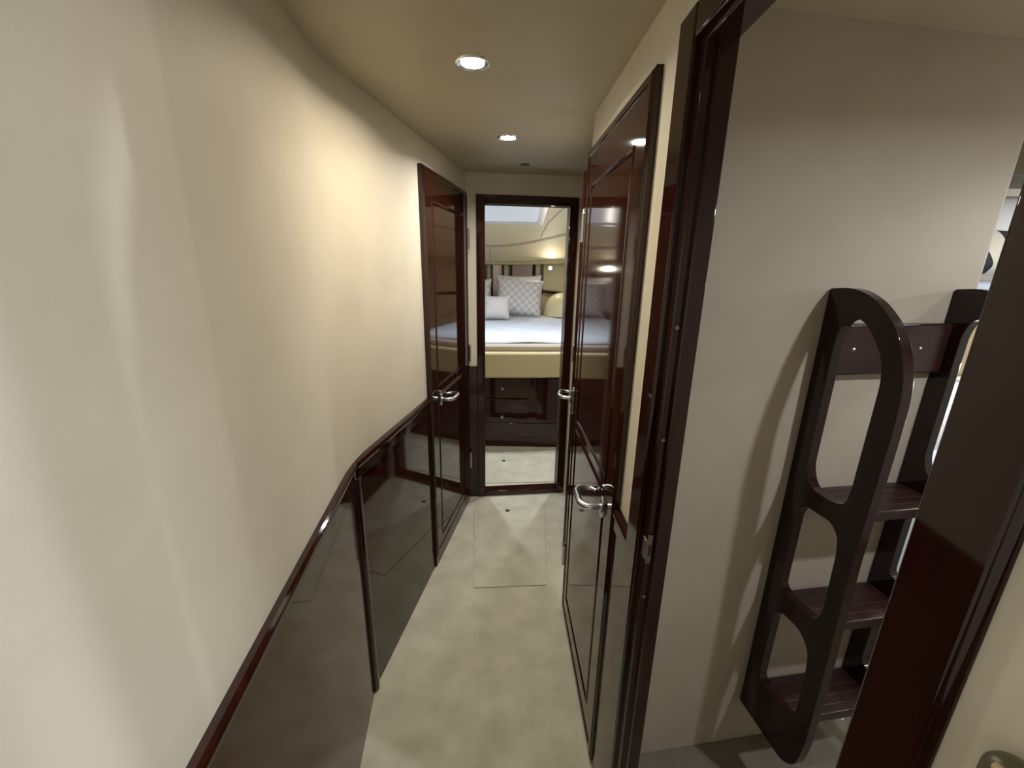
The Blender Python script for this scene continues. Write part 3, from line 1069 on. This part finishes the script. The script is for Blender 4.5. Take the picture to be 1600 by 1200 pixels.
def quilt(a, b):
    u, v = a, b
    x = (xb0 + 0.035) + (xb1 - xb0 - 0.07) * u
    yf = bed_plan_y(x) + 0.10 + 0.012 * math.sin(x * 9)
    y = yf + (4.55 - yf) * v
    e = min(1.0, min(u, 1 - u) / 0.10)
    ev = min(1.0, v / 0.05)
    z = 0.846 + 0.030 * (1 - (1 - ev) ** 2) * (1 - (1 - e) ** 2)
    cw = (1 - ((x + 0.06) / 0.75) ** 2)
    z += 0.022 * v * max(0, cw)
    z += 0.003 * math.sin(x * 13 + y * 4) * math.sin(y * 11) + 0.002 * math.sin(y * 27 + x * 7)
    return (x, y, z)


mb.grid(quilt, 60, 60)
o = mb.build('quilt', M['white_cloth'], angle=80)
md = o.modifiers.new('thick', 'SOLIDIFY'); md.thickness = 0.005; md.offset = -1
tag(o, 'smooth white quilt spread over the cabin bed', 'quilt')

# pillows
G = 'pillows on the cabin bed'
pillow('white pillow standing behind the checked cushion at the bed head', M['white_pillow'], 0.48, 0.40, 0.13, (0.055, 4.50, 0.905), rx=math.radians(-8), group=G)
pillow('white pillow at the bed head, left half mostly hidden by the door frame', M['white_pillow'], 0.52, 0.40, 0.13, (-0.56, 4.47, 0.905), rx=math.radians(-8), group=G)
pillow('large grey checked cushion in the middle of the bed with white piping', M['check'], 0.47, 0.37, 0.13, (0.045, 4.26, 0.908), rx=math.radians(-13), ry=math.radians(4), group=G)
pillow('grey checked cushion on the left of the bed, partly behind the door frame', M['check'], 0.45, 0.36, 0.13, (-0.43, 4.28, 0.900), rx=math.radians(-13), ry=math.radians(-3), group=G)
pillow('small pale silver cushion in front of the checked cushions', M['silver_pillow'], 0.27, 0.225, 0.11, (-0.165, 3.98, 0.902), rx=math.radians(-16), group=G)

# padded bolster right of the pillows
mb = MB()


def dome(a, b):
    th = a * PI
    ph = b * PI / 2
    ex = lambda c: math.copysign(abs(c) ** 0.8, c)
    return (0.55 + 0.235 * ex(math.cos(th)) * math.cos(ph) ** 0.7, 4.48 - 0.20 * math.sin(th) * math.cos(ph) ** 0.7, 0.895 + 0.235 * math.sin(ph))


mb.grid(dome, 32, 18)
o = mb.build('padded_bolster', M['leather_pale'], angle=80)
tag(o, 'rounded cream leather bolster right of the checked cushion at the bed head', 'bolster')
# curved wood rail on the right of the head wall
path = [(0.27, 4.575, 1.135), (0.36, 4.56, 1.128), (0.46, 4.53, 1.120), (0.60, 4.46, 1.112), (0.76, 4.34, 1.106), (0.95, 4.15, 1.10)]
mb = MB()
sec = [(-0.02, -0.014), (0.02, -0.014), (0.02, 0.014), (0.0, 0.020), (-0.02, 0.014)]
vs = []
for i, p in enumerate(path):
    a = Vector(path[max(0, i - 1)]); b = Vector(path[min(len(path) - 1, i + 1)])
    t = (b - a).normalized(); q = Vector((t.y, -t.x, 0)).normalized()
    vs += [tuple(Vector(p) + q * s0 + Vector((0, 0, s1))) for s0, s1 in sec]
fs = [(i * 5 + k, i * 5 + (k + 1) % 5, (i + 1) * 5 + (k + 1) % 5, (i + 1) * 5 + k) for i in range(len(path) - 1) for k in range(5)]
fs += [tuple(range(5)), tuple((len(path) - 1) * 5 + k for k in range(5))]
o = mb.add(vs, fs).build('trim_14', M['lacquer_h'], bevel=0.002)
struct(o, 'dark mahogany shelf rail curving above the cream bolster at the bed head', 'rail')


# framed mirrors on the head wall
def mirror(label, x0, x1, z0, z1, fw2=0.03, right=True):
    r = empty('wall_mirror', ((x0 + x1) / 2, 4.62, z0))
    tag(r, label, 'mirror', 'mirrors on the head wall')
    hw = (x1 - x0) / 2
    H_ = z1 - z0
    MB().box(-hw + fw2, hw - fw2, -0.012, -0.002, 0.0, H_).build('mirror_glass', M['mirror'], r)
    MB().box(-hw, -hw + fw2, -0.035, -0.001, 0, H_).build('frame_stile', M['lacquer'], r, bevel=0.006, seg=3)
    MB().box(hw - fw2, hw, -0.035, -0.001, 0, H_).build('frame_stile', M['lacquer'], r, bevel=0.006, seg=3)
    return r


mirror('narrow tall mirror in dark wood frame left of the wide mirror at the bed head', -0.245, -0.105, 0.95, 1.42, 0.022)
mirror('wide mirror with dark wood frame behind the middle pillows', -0.05, 0.232, 0.95, 1.42, 0.034)
mirror('dark wood framed mirror at the bed head, leftmost, behind the door frame', -0.62, -0.285, 0.95, 1.42, 0.034)
o = MB().box(0.285, 0.315, 4.59, 4.62, 1.15, 1.43).build('trim_15', M['lacquer'], bevel=0.005)
struct(o, 'slim dark wood strip right of the wide mirror at the bed head', 'strip')
reading_light('glowing reading light under the valance right of the bed mirrors', (0.378, 4.52, 1.375), 1.3, (1.0, 0.90, 0.74), 0.10)
reading_light('added unseen reading light at the left of the bed head, brightening the headliner', (-0.72, 4.52, 1.375), 1.3, (1.0, 0.90, 0.74), 0.10)  # hidden second lamp, added to brighten the headliner
